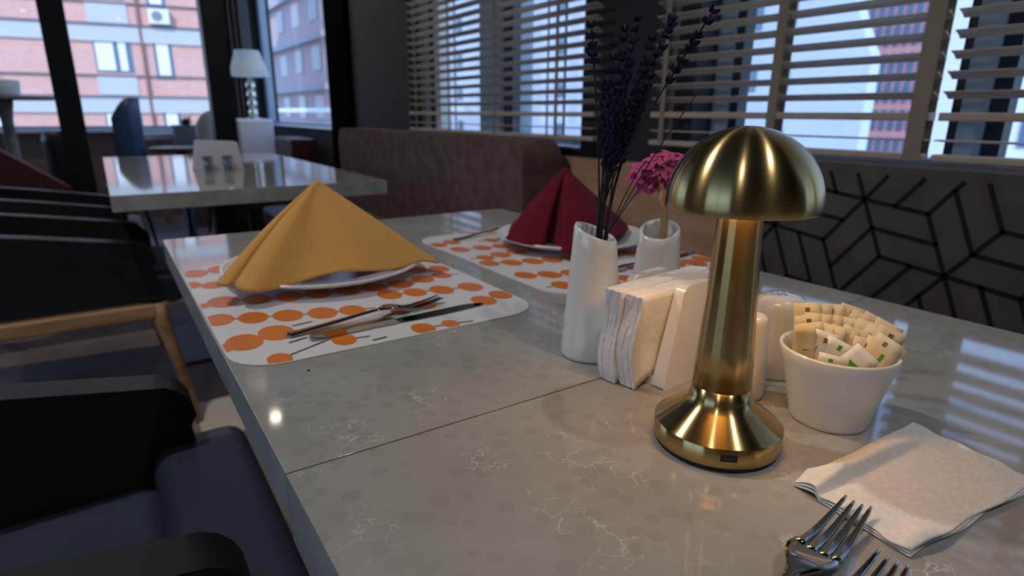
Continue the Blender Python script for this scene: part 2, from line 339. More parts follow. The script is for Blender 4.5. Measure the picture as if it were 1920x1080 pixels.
def clip(p0, p1):
    t0, t1 = 0, 1; d = p1-p0
    for pp, qq in ((-d.x, p0.x+1.4), (d.x, .775-p0.x), (-d.y, p0.y-.47), (d.y, .868-p0.y)):
        if abs(pp) < 1e-9:
            if qq < 0: return None
        else:
            r_ = qq/pp
            if pp < 0: t0 = max(t0, r_)
            else: t1 = min(t1, r_)
    return (p0+d*t0, p0+d*t1) if t1-t0 > .01 else None
for x0, y0, x1, y1 in lines:
    p0 = Vector((x0*ca-y0*sa-.02, x0*sa+y0*ca+.66)); p1 = Vector((x1*ca-y1*sa-.02, x1*sa+y1*ca+.66)); r_ = clip(p0, p1)
    if not r_: continue
    p0, p1 = r_; d = (p1-p0).normalized(); n_ = Vector((-d.y, d.x))*.0037; d = d*.002
    cs = [p0-d+n_, p1+d+n_, p1+d-n_, p0-d-n_]
    q.add([(X0, c.x, c.y) for c in cs]+[(X0+.003, c.x, c.y) for c in cs], [(0, 1, 2, 3), (4, 5, 6, 7), (0, 1, 5, 4), (1, 2, 6, 5), (2, 3, 7, 6), (3, 0, 4, 7)])
q.build('woven_lines', M['benchline'], nb)
bx('seat_cushion', M['seat'], nb, .72, 1.15, -1.5, .80, .36, .46, bevel=.025)
bx('plinth', M['black'], nb, .80, 1.28, -1.5, .80, 0, .36)
brownf = noisy(mat('brown_fabric', (.12, .08, .07), .9, spec=.2), 22, (.12, .075, .062), (.17, .115, .10), bump=.3, bscale=500)
fb = thing('banquette', (1.1, 2.5, 0), 'brown upholstered banquette behind the far white table, rounded back ends', 'bench', 'window banquettes')
q = MB(); roundbox_y(q, 1.13, 1.29, 1.63, 3.47, .46, .888, .07); q.build('backrest', brownf, fb, bevel=.02, seg=4)
bx('seat_cushion', M['seat'], fb, .70, 1.13, 1.63, 3.6, .36, .46, bevel=.025)
bx('plinth', M['black'], fb, .80, 1.28, 1.63, 3.6, 0, .36)
tb = thing('banquette', (1.1, 5, 0), 'small dark brown bench back below the bare corner window', 'bench', 'window banquettes')
bx('backrest', M['seat'], tb, 1.12, 1.30, 4.50, 5.0, .3, .79, bevel=.02); bx('seat_cushion', M['seat'], tb, .7, 1.12, 4.50, 5.0, .3, .44, bevel=.02); bx('plinth', M['black'], tb, .8, 1.28, 4.5, 5.0, 0, .3)

# ------------------------------------------------------------ dining tables
def table(x0, x1, y0, y1, th, label, leg=True, foot='black'):
    t_ = thing('dining_table', ((x0+x1)/2, (y0+y1)/2, 0), label, 'table', 'quartz dining tables')
    q = MB(); q.box(x0, x1, y0, y1, .75-th, .75)
    o = q.build('tabletop', [quartz, quartz_edge], t_, bevel=.0009, seg=2)
    for p in o.data.polygons:
        if abs(p.normal.z) < .5: p.material_index = 1
    cx, cy = (x0+x1)/2, (y0+y1)/2
    bx('pedestal', M['black'], t_, cx-.04, cx+.04, cy-.04, cy+.04, .012, .75-th)
    bx('foot_plate', M[foot], t_, cx-.25, cx+.25, cy-.25, cy+.25, 0, .012, bevel=.003)
    return t_
table(.0665, .78, .3565, 1.22, .040, 'taupe veined quartz table set with two orange spotted placemats')
nt = table(.0665, .78, -.55, .3552, .050, 'nearest taupe quartz table carrying the brass lamp')
bx('joint_filler', mat('joint_brown', (.05, .03, .02), .7), nt, .0675, .779, .3553, .3564, .715, .7494)
ft = table(.0, .79, 1.95, 3.65, .045, 'white quartz table in the background reflecting the windows')
q = MB(); q.box(.13, .30, 1.88, 2.16, 0, .006); tag(q.build('floor_patch', M['cream'], bevel=.002), 'pale cream patch on the floor under the far table', 'mat')  # thin cream box laid as a pale patch on the floor

# ------------------------------------------------------------ tub armchairs (facing +X)
def make_chair():
    t_ = thing('armchair', (0, 0, 0), 'tmp', 'chair', 'dark armchairs along the left of the tables')
    for s_ in (-1, 1):
        q = MB(); pts = [(.0, .42), (-.02, .53)]
        for k in range(6): a = PI*.5*k/5; pts.append((-.06+.05*math.cos(a), .545+.055*math.sin(a)))
        pts += [(-.3, .64), (-.5, .67), (-.56, .67), (-.56, .42)]
        q.prism(pts, lambda x, z, k: (x, s_*(.235 if k else .18), z)); q.build('arm', M['leather'], t_, bevel=.018, seg=4)
    q = MB(); pts = [(-.50, .42), (-.58, .42), (-.62, .76), (-.55, .76)]
    q.prism(pts, lambda x, z, k: (x, (-.235, .235)[k], z)); q.build('backrest', M['leather'], t_, bevel=.025, seg=4)
    q = MB(); q.box(-.50, -.06, -.18, .18, .40, .465); q.box(-.075, .055, -.228, .228, .40, .505); q.build('seat_cushion', M['navy'], t_, bevel=.03, seg=5)
    q = MB(); q.box(-.56, .0, -.255, -.215, .37, .415); q.box(-.56, .0, .215, .255, .37, .415); q.box(-.04, .0, -.215, .215, .37, .40); q.box(-.56, -.52, -.215, .215, .37, .40)
    q.build('seat_frame', M['wood'], t_, bevel=.008)
    for sx_, sy in ((0, -1), (0, 1), (1, -1), (1, 1)):
        q = MB(); x1, x2 = ((-.02, .04), (-.54, -.60))[sx_]
        q.tube([(x1, sy*.235, .415), (x1, sy*.235, .36), (x1+(x2-x1)*.25, sy*.237, .28), (x2, sy*.255, 0)], [.024, .023, .019, .011], 10)
        q.build('leg', M['wood'], t_)
    return t_
ch = make_chair(); ch.location = (.068, .73, 0)
ch['label'] = 'nearest dark leather armchair pulled up to the table with the placemats'
for x, y, lb in ((.095, 2.27, 'dark armchair with light wood frame at the near end of the far table'), (.06, 3.10, 'black armchair second along the left of the far table')):
    c = copy_tree(ch); c.location = (x, y, 0); c['label'] = lb

# ------------------------------------------------------------ brass mushroom lamp
LX, LY, LZ = .3295, .2335, .75
lamp = thing('table_lamp', (LX, LY, LZ), 'brushed brass cordless mushroom lamp with domed shade, lit', 'lamp')
def lpart(name, prof, m, seg=96, **kw):
    q = MB(); q.lathe(prof, (0, 0, 0), seg, **kw); o = q.build(name, m, None); o.parent = lamp; return o
foot = lpart('base', [(.0420, .003), (.0427, .0040), (.0427, .0165), (.0420, .0172), (.0250, .0305), (.0222, .0330), (.0205, .0365), (.0195, .044)], brass)
lpart('base_pad', [(.0405, 0), (.0415, .001), (.0415, .003)], M['dark'])
lpart('column', [(.0195, .044), (.0183, .07), (.0165, .10), (.015, .13), (.0139, .157), (.0139, .178)], brass)
pr = []
for k in range(19):
    a = PI/2*k/18; pr.append((.0468*math.cos(a) if k < 18 else .0008, .168+.046*math.sin(a)))
pr = [(.0463, .1640), (.0467, .1648)]+pr
inn = [(max(r-.0012, .0006), z-.0012) for r, z in pr[::-1]][:-1]+[(.0457, .1642)]
shade = lpart('lamp_shade', pr+inn, brass, cap0=False, cap1=False)
o = lpart('diffuser', [(.0145, .1845), (.036, .1845), (.036, .1865), (.0145, .1865)], emit('warm_led', (1, .5, .12), 11), seg=48, cap0=False, cap1=False); o['label'] = 'glowing warm light ring under the shade'
lb_ = light('AREA', 'lamp_glow', (LX, LY, LZ+.1838), .06, (1, .55, .17), shape='DISK', size=.065)
q = MB()
d = Vector((-LX, -LY, 0)).normalized(); sd = Vector((-d.y, d.x, 0)); d2_ = (d*math.cos(.22)+sd*math.sin(.22)); s2 = Vector((-d2_.y, d2_.x, 0))
def orbox(q, c, u, v_, w_, a, b_, e, mi=0):
    vs = [c+u*(a*i)+v_*(b_*j)+w_*(e*k) for k in (-1, 1) for j in (-1, 1) for i in (-1, 1)]
    q.add(vs, [(0, 2, 3, 1), (4, 5, 7, 6), (0, 1, 5, 4), (2, 6, 7, 3), (0, 4, 6, 2), (1, 3, 7, 5)], mi)
UZ = Vector((0, 0, 1))
orbox(q, Vector((0, 0, .0115))+d2_*.0423, s2, d2_, UZ, .0052, .001, .0024); orbox(q, Vector((0, 0, .0115))+d2_*.0431, s2, d2_, UZ, .0028, .0006, .0007, 1)
o = q.build('charging_port', [M['dark'], mat('port_tongue', (.06, .03, .02), .5)], None); o.parent = lamp; o['label'] = 'black charging port'

# ------------------------------------------------------------ vases and flowers
def vase(x, y, h, r0, r1, ang, label, slope=.4):
    t_ = thing('bud_vase', (x, y, .75), label, 'vase', 'white ceramic bud vases')
    dx, dy = math.cos(ang), math.sin(ang)
    def tl(r, z, a): return -(z/h)**6*slope*(r*(math.cos(a)*dx+math.sin(a)*dy)) 
    pr = [(r0*.9, 0), (r0*.98, .001), (r0, .004)]+[(r0+(r1-r0)*(k/10), .004+(h-.006)*k/10) for k in range(1, 11)]+[(r1-.0010, h), (r1-.0032, h), (r1-.0045, h-.002)]
    pr += [(r0+(r1-r0)*(k/8)-.005, h*k/8) for k in range(7, 1, -1)]+[(r0-.006, .01)]
    q = MB(); q.lathe(pr, (x, y, .75), 56, tilt=tl); q.build('body', M['white_cer'], t_); return t_
vase(.361, .404, .118, .0285, .0195, -1.0, 'white tapered vase holding the dark lavender, nearer of the pair')
vase(.462, .420, .108, .0285, .0205, 3.7, 'white tapered vase holding the pink flowers, behind the napkin holder')
TIPS = [(1108, 40, .53, 55), (1150, 85, .55, 220), (1172, 45, .57, 250), (1195, 35, .60, 250), (1222, 75, .56, 230), (1212, 110, .60, 190), (1265, 22, .58, 50), (1340, 16, .52, 95), (1160, 160, .53, 130), (1138, 130, .565, 130), (1205, 190, .575, 110), (1184, 110, .545, 190), (1232, 100, .575, 190)]
base_ = Vector((.360, .403, .765)); vd = Vector((.361, .404, 0)).normalized()
LAB = {0: 'lavender stem leaning left over the far window blind', 7: 'lavender stem reaching farthest right, over the near blind', 6: 'lavender stem with a sparse head, second farthest right'}
budm = MB()
def bud(q, c, ax, r, L):
    a = ax.cross(Vector((.2, .5, .8))).normalized(); b_ = ax.cross(a)
    vs = []; 
    for t_, rr in ((0, .45), (.3, 1), (.7, .85), (1, .15)):
        for k in range(5): th = 2*PI*k/5; vs.append(c+ax*(L*t_)+(a*math.cos(th)+b_*math.sin(th))*r*rr)
    q.add(vs, [(i*5+k, i*5+(k+1) % 5, (i+1)*5+(k+1) % 5, (i+1)*5+k) for i in range(3) for k in range(5)]+[(4, 3, 2, 1, 0), (15, 16, 17, 18, 19)], 0, False)
for i, (px, py, D, L) in enumerate(TIPS):
    tip = at(px, py, D); lx, ly = random.uniform(-1, 1)*.006, random.uniform(-1, 1)*.006
    b0 = base_+Vector((lx, ly, random.uniform(0, .004))); m0 = at(1128+random.uniform(-9, 12), 436, .540+random.uniform(-.004, .006))
    m1 = m0+(tip-m0)*.45+Vector((random.uniform(-1, 1)*.006, random.uniform(-1, 1)*.006, .012))
    def bz(t): 
        if t < .3: return b0.lerp(m0, t/.3)
        u = (t-.3)/.7; c1 = m0+(m0-b0)*.55
        return m0*(1-u)**3+c1*3*u*(1-u)**2+m1*3*u*u*(1-u)+tip*u**3
    t_ = thing('lavender_stem', tuple(b0), LAB.get(i, 'dried dark lavender stem in the middle of the bunch'), 'flower', 'dried lavender in the nearer vase')
    q = MB(); q.tube([bz(k/24) for k in range(25)], .00085, 6); q.build('stem', M['stem'], t_)
    q = MB(); fr = L/(436-py)*.7; k = 0
    t = 1-fr
    while t < .999:
        c = bz(t); dv = (bz(min(t+.01, 1))-bz(t-.01)).normalized()
        dens = 4
        for j in range(dens):
            a = dv.cross(Vector((.3, .2, .9))).normalized(); a = Matrix.Rotation(2*PI*j/dens+k*.7, 3, dv)@a
            bud(q, c+a*.0014, (dv*.8+a*random.uniform(.25, .7)).normalized(), random.uniform(.0014, .0021), random.uniform(.005, .0076))
        t += random.uniform(.016, .04) if L > 120 else random.uniform(.012, .028); k += 1
    q.build('flower_head', M['bud'], t_)
for (px, py, D) in ((1308, 175, .60), (1212, 300, .57), (1252, 300, .585)):
    tip = at(px, py, D); m0 = at(1140, 438, .545)
    t_ = MB(); t_.tube([base_.lerp(m0, k/5) for k in range(5)]+[m0.lerp(tip, k/10)+Vector((0, 0, .006*math.sin(PI*k/10))) for k in range(11)], .0006, 6)
    tag(t_.build('bare_stem', M['stem'], off=tuple(base_)), 'thin bare flower stem rising from the nearer white vase', 'flower', 'bare stems in the nearer vase')
# pink flower
fl = thing('pink_flower', (.462, .420, .78), 'pink flower cluster on a tan stem in the farther vase', 'flower')
top = at(1238, 330, .635)
q = MB(); q.tube([(.462, .420, .765), at(1246, 412, .607), at(1243, 372, .62), top], [.0035, .0042, .0034, .002], 10); q.build('stem', M['tan'], fl)
for i, (px, py) in enumerate(((1192, 332), (1206, 348), (1212, 318), (1228, 300), (1240, 318), (1225, 338), (1246, 340), (1262, 304), (1270, 322), (1252, 292), (1198, 315), (1284, 300), (1236, 350))):
    c = at(px, py, .635+random.uniform(-.012, .012)); ax = (c-top+Vector((-.25, -.35, .5))*.05).normalized()
    a = ax.cross(Vector((.3, .8, .1))).normalized(); b_ = ax.cross(a); q = MB(); r0 = random.uniform(0, 1)
    q.tube([top-Vector((0, 0, .004)), top.lerp(c, .6), c-ax*.003], .0009, 6)
    q.tube([c-ax*.008, c-ax*.003, c+ax*.001], [.0012, .0024, .003], 8)
    for k in range(5):
        th = 2*PI*k/5+r0; d_ = a*math.cos(th)+b_*math.sin(th); s_ = ax.cross(d_)
        P_ = [c, c+d_*.005+s_*.0034+ax*.0015, c+d_*.0105+s_*.0022-ax*.0004, c+d_*.0135-ax*.002, c+d_*.0105-s_*.0022-ax*.0004, c+d_*.005-s_*.0034+ax*.0015]
        P_ += [p-ax*.0007 for p in P_]
        q.add(P_, [(0, 1, 2, 3, 4, 5), (11, 10, 9, 8, 7, 6)]+[(j, (j+1) % 6, (j+1) % 6+6, j+6) for j in range(6)], 0, False)
    q.build('blossom', M['pink'], fl)

# ------------------------------------------------------------ napkin holder with napkins
HA = math.radians(5); HU = Vector((math.cos(HA), math.sin(HA), 0)); HV = Vector((-HU.y, HU.x, 0)); HO = Vector((.3785, .3135, .75))
def hp(u, v_, z): return HO+HU*u+HV*v_+Vector((0, 0, z))
nh = thing('napkin_holder', tuple(HO), 'white ceramic napkin holder behind the brass lamp', 'napkin holder')
def plate_poly(w0, w1, h, r=.012):
    pts = [(-w0, 0), (w0, 0)]
    for k in range(6): a = PI/2*k/5; pts.append((w1-r+r*math.cos(a), h-r+r*math.sin(a)))
    for k in range(6): a = PI/2+PI/2*k/5; pts.append((-w1+r+r*math.cos(a), h-r+r*math.sin(a)))
    return pts
for v0, v1, hh in ((0, .009, .085), (.053, .061, .083)):
    q = MB(); q.prism(plate_poly(.050, .029, hh), lambda x, z, k: hp(.028+x, (v0, v1)[k]+(.004*(1-z/.085) if v0 == 0 and k == 0 else 0)*-1, z)); q.build('side_plate', M['white_cer'], nh, bevel=.003, seg=3)
q = MB(); q.prism([(-.048+.028, 0), (.048+.028, 0), (.048+.028, .008), (-.048+.028, .008)], lambda x, z, k: hp(x, (.008, .054)[k], z)); q.build('bottom', M['white_cer'], nh)
NG = 'folded white napkins in the ceramic holder'
def hnap(v0, th, u0, seed, label, h=.078):
    rnd = random.Random(seed); ph = rnd.uniform(0, 6); q = MB()
    def pt(i, j, k):
        u = i/16; w = j/12
        z = .0085+.001*rnd.uniform(0, 1)+w*(h-.006)
        uu = u0+.0016*math.sin(w*7+(seed//100)*1.7)+.0004*rnd.uniform(-1, 1)*(i == 0)+u*(.125)
        if i < 2: z -= .010*(1-w)*(2-i)/2*.9 
        z = max(z, .0012)
        bow = .0028*math.sin(w*PI*1.3+.4)*(1-u)*(1-u)-.005*(1-u)*max(0, .35-w)
        return hp(uu, v0+th*k+bow, z)
    for k in (0, 1):
        rnd = random.Random(seed+5); q.grid(16, 12, lambda a, b_: pt(round(a*16), round(b_*12), k), 0, True)
    n1 = 17*13; rim = [i for i in range(17)]+[j*17+16 for j in range(1, 13)]+[12*17+i for i in range(15, -1, -1)]+[j*17 for j in range(11, 0, -1)]
    base_i = 0
    for a, b_ in zip(rim, rim[1:]+rim[:1]): q.f.append([a, b_, b_+n1, a+n1]); q.m.append(0); q.sm.append(False)
    tag(q.build('paper_napkin', M['paper'], off=tuple(hp(u0, v0, .001))), label, 'napkin', NG)
NN = 8; th_ = .0021
for k in range(NN):
    hnap(.0115+k*th_, th_*.93, -.042+.0003*math.sin(k*2.1), 100+k, 'white napkin at the front face of the holder bundle' if k == 0 else 'white paper napkin in the front bundle of the holder')
for k in range(NN):
    hnap(.0115+.0182+k*th_, th_*.93, -.044+.0003*math.sin(k*1.7), 200+k, 'white paper napkin in the rear bundle of the holder', .079)

# ------------------------------------------------------------ shakers
def shaker(x, y, r0, r1, h, label, holes):
    t_ = thing('shaker', (x, y, .75), label, 'shaker', 'white ceramic shakers')
    q = MB(); q.lathe([(r0*.93, 0), (r0, .003), (r0*.99, h*.25), (r1*1.02, h*.8), (r1, h*.9), (r1*.93, h*.96), (r1*.75, h*.99), (r1*.4, h*1.003), (.001, h*1.005)], (x, y, .75), 48); q.build('body', M['white_cer'], t_)
    q = MB()
    for a, b_ in holes: q.lathe([(.0009, 0), (.0009, .0006)], (x+a, y+b_, .75+h*.9995), 8)
    q.build('holes', M['dark'], t_)
shaker(.469, .283, .0225, .0205, .072, 'larger white ceramic shaker behind the sachet bowl', [(-.004, 0), (.004, 0), (0, .004), (0, -.004), (0, 0)])
shaker(.4085, .268, .0150, .0125, .070, 'slim white ceramic shaker just right of the brass lamp column', [(0, .002), (0, -.002)])

# ------------------------------------------------------------ bowl with sachets
BX, BY = .4285, .2085
bw = tag(MB().build('tmp', M['plate']), None)
bpy.data.objects.remove(bw)
q = MB(); R0, R1, BH = .0275, .0402, .056
pr = [(R0-.003, 0), (R0-.0005, .0006), (R0, .003)]+[(R0+(R1-R0)*(k/8)**1.05, .003+(BH-.003)*k/8) for k in range(1, 9)]+[(R1-.0004, BH+.0012), (R1-.0018, BH+.0016), (R1-.0030, BH)]
pr += [(R0+(R1-R0)*(k/6)-.0034, BH*k/6) for k in range(5, 0, -1)]+[(R0-.006, .006)]
q.lathe(pr, (BX, BY, .75), 72); o = q.build('bowl', M['white_cer'], off=(BX, BY, .75)); tag(o, 'white flared ceramic bowl filled with sweetener sachets', 'bowl')
BC = Vector((BX, BY, .75))
rr_ = Vector((rt.x, rt.y, 0)).normalized(); fh = Vector((fw.x, fw.y, 0)).normalized()
bd = Vector((BX, BY, 0)).normalized(); br = Vector((bd.y, -bd.x, 0))
def sachet(off_r, off_d, tilt_r, tilt_d, twist, L, w, top_z, mt, label, squares, group='sachets in the white bowl'):
    ax = (UZ+br*math.tan(tilt_r)+bd*math.tan(tilt_d)).normalized()
    T = BC+br*off_r+bd*off_d+UZ*(top_z-.75)
    nrm = (-bd*math.cos(twist)+br*math.sin(twist)); nrm = (nrm-ax*nrm.dot(ax)).normalized(); s_ = ax.cross(nrm)
    B = T-ax*L; q = MB(); N = 10; hw = w/2
    def thk(t): return .0001+.0010*max(0, math.sin(PI*min(max((t-.1)/.8, 0), 1)))**.5
    vs = []
    rows = [(0, 0), (.1, 0)]+[(.1+.8*k/N, 1) for k in range(1, N)]+[(.9, 0), (1, 0)]
    for side in (1, -1):
        for t, _ in rows:
            for j in range(5):
                e = j/4*2-1; vs.append(B+ax*(L*t)+s_*(hw*e)+nrm*side*(.0002+thk(t)*(1-e*e)))
    nr = len(rows); fs = []
    for sd_ in (0, 1):
        o_ = sd_*nr*5; fs += [(o_+i*5+j, o_+i*5+j+1, o_+(i+1)*5+j+1, o_+(i+1)*5+j) for i in range(nr-1) for j in range(4)]
    rim = [j for j in range(5)]+[i*5+4 for i in range(1, nr)]+[(nr-1)*5+j for j in range(3, -1, -1)]+[i*5 for i in range(nr-2, 0, -1)]
    fs += [(a, b_, b_+nr*5, a+nr*5) for a, b_ in zip(rim, rim[1:]+rim[:1])]
    q.add(vs, fs, 0, True)
    def pr_(e0, e1, t0, t1, mi):   # printed mark on the front face
        def g(a, b_):
            e = e0+(e1-e0)*a; t = t0+(t1-t0)*b_; return B+ax*(L*t)+s_*(hw*e)+nrm*(.00035+thk(t)*(1-e*e))
        q.grid(3, 3, g, mi, True)
    for sq in squares: pr_(*sq)
    return tag(q.build('sweetener_sachet', [mt, M['sgreen'], M['sdark']], off=tuple(B)), label, 'sachet', group)
def marks(rnd, full):
    m_ = []
    if full:
        m_.append((-.1, .55, .50, .60, 1))
        for k in range(6): a = rnd.uniform(-.8, -.5); m_.append((a+.0, a+.06, .55, .85-.03*k, 2)) if k == 0 else None
    for k in range(3):
        a = -.55+.4*k; m_.append((a, a+.07, .56, .56+rnd.uniform(.1, .22), 1+(k % 2)))
    m_.append((-.15, .2, .90, .95, 2))
    return m_
rnd = random.Random(3); SB, SW = M['sachet'], M['sachet_w']
bk = 'beige paper sachet standing in the rear rows of the white bowl'
for row, (dd, n_, zt) in enumerate(((.026, 8, .832), (.017, 9, .829), (.008, 8, .8245))):
    for k in range(n_):
        x = (-.026+.056*k/(n_-1)); x = max(min(x, .030), -.028)
        sachet(x+.002*row, dd-.010*abs(x)/.03+rnd.uniform(-.001, .001), .10+x*10+rnd.uniform(-.12, .12), .08+rnd.uniform(-.04, .06), rnd.uniform(-.3, .3), .066 if row else .068, .019, zt+rnd.uniform(-.003, .002)-.0035*max(0, x/.03)-.002*row, SB, bk, marks(rnd, rnd.random() < .4))
# the separate front sachets: (right, depth, lean, ...)
sachet(-.0225, -.0165, -.06, -.10, .25, .054, .0165, .8240, SB, 'plain beige sachet standing upright at the left front of the bowl', [(-.1, .75, .40, .50, 1), (-.25, .3, .66, .675, 2), (-.95, -.7, .47, .57, 1)])
sachet(-.008, -.014, .22, -.12, .1, .058, .018, .8215, SW, 'white sachet with green print, second from left at the bowl front', [(-.6, -.52, .4, .75, 2), (-.4, -.33, .45, .78, 2), (.1, .2, .4, .72, 1), (.35, .42, .4, .7, 1), (-.1, .2, .85, .92, 2)])
sachet(.001, -.014, .35, -.15, 0, .060, .018, .8165, SW, 'white sachet with green square near the middle of the bowl front', [(.3, .85, .62, .72, 1), (-.6, -.5, .4, .75, 2), (-.35, -.28, .4, .7, 2), (-.12, -.04, .4, .72, 2), (0, .3, .88, .95, 1)])
sachet(-.002, -.024, .05, -.10, -.1, .042, .019, .8085, SW, 'short white sachet lowest at the front of the bowl with green lettering', [(-.55, -.45, .4, .8, 1), (-.3, -.18, .4, .8, 1), (.2, .3, .45, .82, 1), (.4, .52, .45, .8, 1), (-.3, .0, .87, .93, 1)])
sachet(.0185, -.017, .62, -.12, -.15, .055, .0185, .8125, SW, 'white sachet with bright green square leaning right at the bowl front', [(-.5, .35, .66, .78, 1), (-.5, -.4, .3, .55, 1), (-.25, -.17, .3, .55, 1), (0, .08, .32, .55, 1)])
sachet(.031, -.004, .42, -.03, -.3, .060, .0185, .8205, SB, 'beige sachet leaning out at the right rim of the bowl', [(.1, .35, .5, .8, 1), (-.3, .0, .88, .94, 2)])

# ------------------------------------------------------------ placemats, plates, cutlery, cloth napkins
def rrect(x0, x1, y0, y1, r, n_=8):
    p = []
    for cx, cy, a0 in ((x1-r, y1-r, 0), (x0+r, y1-r, PI/2), (x0+r, y0+r, PI), (x1-r, y0+r, 1.5*PI)):
        for k in range(n_+1): a = a0+PI/2*k/n_; p.append((cx+r*math.cos(a), cy+r*math.sin(a)))
    return p
ROWS = [[(.071, .601, .0085), (.089, .608, .0175), (.122, .619, .0175)],
 [(.079, .694, .0155), (.112, .682, .0155), (.146, .669, .016), (.181, .657, .016), (.213, .648, .0145)],
 [(.273, .683, .0148), (.304, .676, .014), (.338, .668, .015), (.376, .660, .0155)],
 [(.072, .757, .007), (.094, .762, .0175), (.130, .752, .0165), (.165, .743, .0165), (.2, .736, .016), (.235, .729, .016), (.270, .724, .016), (.305, .722, .0155), (.34, .729, .015), (.371, .733, .013)],
 [(.071, .862, .013), (.095, .848, .0135), (.124, .838, .0155), (.157, .828, .016), (.19, .82, .016), (.223, .812, .016), (.256, .806, .016), (.29, .80, .015), (.322, .793, .015), (.354, .782, .015), (.385, .768, .0143)],
 [(.084, .925, .0165), (.117, .932, .017), (.15, .92, .016), (.183, .91, .016), (.216, .902, .016), (.25, .895, .016), (.284, .89, .015), (.316, .882, .015), (.348, .87, .0155), (.379, .855, .0145)],
 [(.24, .955, .009), (.27, .945, .0145), (.302, .94, .015), (.334, .935, .014), (.366, .925, .015)],
 [(.108, .545, .0112), (.258, .616, .0102), (.291, .622, .013)],
 [(.174, .562, .012)], [(.255, .549, .0123), (.286, .546, .0094)], [(.360, .600, .0146), (.390, .609, .0135)]]
MX0, MX1, MY0, MY1 = .068, .403, .535, .965
t_ = thing('placemat', (.2355, .75, .75), 'white placemat with orange spots under the mustard napkin plate', 'placemat', 'orange spotted placemats')
q = MB(); q.prism(rrect(MX0, MX1, MY0, MY1, .045), lambda x, y, k: (x, y, .7502+.0012*k))
qd = q
def inside(x, y): return MX0+.002 <= x <= MX1-.002 and MY0+.002 <= y <= MY1-.002 and not any((abs(x-cx) > .0 and (x-cx)*sx_ > 0 and (y-cy)*sy > 0 and math.hypot(x-cx, y-cy) > .043) for cx, sx_ in ((MX0+.045, -1), (MX1-.045, 1)) for cy, sy in ((MY0+.045, -1), (MY1-.045, 1)))
def clampin(x, y):
    x = min(max(x, MX0+.0015), MX1-.0015); y = min(max(y, MY0+.0015), MY1-.0015)
    for cx, sx_ in ((MX0+.045, -1), (MX1-.045, 1)):
        for cy, sy in ((MY0+.045, -1), (MY1-.045, 1)):
            if (x-cx)*sx_ > 0 and (y-cy)*sy > 0:
                h_ = math.hypot(x-cx, y-cy)
                if h_ > .0435: x, y = cx+(x-cx)*.0435/h_, cy+(y-cy)*.0435/h_
    return x, y
for R in ROWS:
    for i, (x, y, r) in enumerate(R):
        ps = [clampin(x+r*math.cos(2*PI*k/28), y+r*1.38*math.sin(2*PI*k/28)) for k in range(28)]
        q.add([(a, b_, .75165+.00001*(i % 2)) for a, b_ in ps], [tuple(range(28))], 1)
        if i < len(R)-1: nx, ny, nr = R[i+1]
        else: nx, ny, nr = x+.03, y-.006, .006
        d_ = Vector((nx-x, ny-y)).normalized(); e0 = Vector((x, y))+d_*(r-.001); e1 = Vector((nx, ny))-d_*(nr-.001)
        if (e1-e0).dot(d_) > .0005 and inside(e1.x, e1.y) and inside(e0.x, e0.y):
            nn = Vector((-d_.y, d_.x))*.0016; qd.add([(*(e0+nn), .7516), (*(e1+nn), .7516), (*(e1-nn), .7516), (*(e0-nn), .7516)], [(0, 1, 2, 3)], 2)
for x, y, L_, a in ((.152, .632, .022, .15), (.135, .585, .02, .3), (.205, .545, .016, .1), (.128, .945, .01, .8)):
    d_ = Vector((math.cos(a), math.sin(a)))*L_/2; nn = Vector((-d_.y, d_.x)).normalized()*.0018; c = Vector((x, y))
    qd.add([(*(c-d_+nn), .7517), (*(c+d_+nn), .7517), (*(c+d_-nn), .7517), (*(c-d_-nn), .7517)], [(0, 1, 2, 3)], 2)
bpy.data.objects.remove(t_); t_ = tag(q.build('placemat', [M['matwhite'], M['orange'], M['matdark']], off=(.2355, .75, .75)), 'white placemat with orange spots under the mustard napkin plate', 'placemat', 'orange spotted placemats')
m2 = t_.copy(); COL.objects.link(m2); m2.location = (.6145, .775, .75); m2.rotation_euler = (0, 0, PI); m2['label'] = 'white placemat with orange spots under the burgundy napkin plate'

def plate(x, y, label):
    q = MB(); R = .132
    q.lathe([(.075, 0), (.078, .0015), (.082, .004), (.115, .010), (R-.001, .0165), (R+.001, .0185), (R, .0200), (R-.003, .0198), (.112, .0135), (.082, .0085), (.07, .0065), (.001, .006)], (x, y, .7519), 96)
    return tag(q.build('dinner_plate', M['plate'], off=(x, y, .7519)), label, 'plate', 'white dinner plates')
plate(.236, .826, 'white dinner plate under the mustard napkin'); plate(.665, .805, 'white dinner plate under the burgundy napkin')

def cloth_napkin(apex, loop, mt, label, pleats, zfun, cols=120):
    apex = Vector(apex); L = [Vector(p) for p in loop]; n_ = len(L)
    seg = [(L[(i+1) % n_]-L[i]).length for i in range(n_)]; tot = sum(seg)
    def base(s):
        s = (s % 1)*tot
        for i in range(n_):
            if s <= seg[i]: 
                return L[i].lerp(L[(i+1) % n_], s/seg[i])
            s -= seg[i]
        return L[0]
    q = MB(); ctr = sum(L, Vector())/n_
    def f(a, b_):
        p = base(a); w = b_**1.0
        out = (p-ctr); out.z = 0; out.normalize()
        r = apex.lerp(p, w)
        r += out*.012*math.sin(PI*w)*(.55+.45*math.sin(a*2*PI*3+1.3))
        r += out*.004*math.sin(a*2*PI*pleats+2)*w*(1-.3*w)
        r.z -= .003*math.sin(PI*w); r.z += .0035*math.sin(a*2*PI*5+.7)*w**6
        if w < .08: r = r.lerp(apex+out*.006+Vector((0, 0, -.004)), 1-w/.08) if w > 0 else apex+out*.0016
        return r
    q.grid(cols, 34, f)
    o = q.build('cloth_napkin', mt, off=tuple(apex-Vector((0, 0, .1))), solid=.0022, angle=1)
    return tag(o, label, 'napkin', 'folded cloth napkins')
z0 = .7725
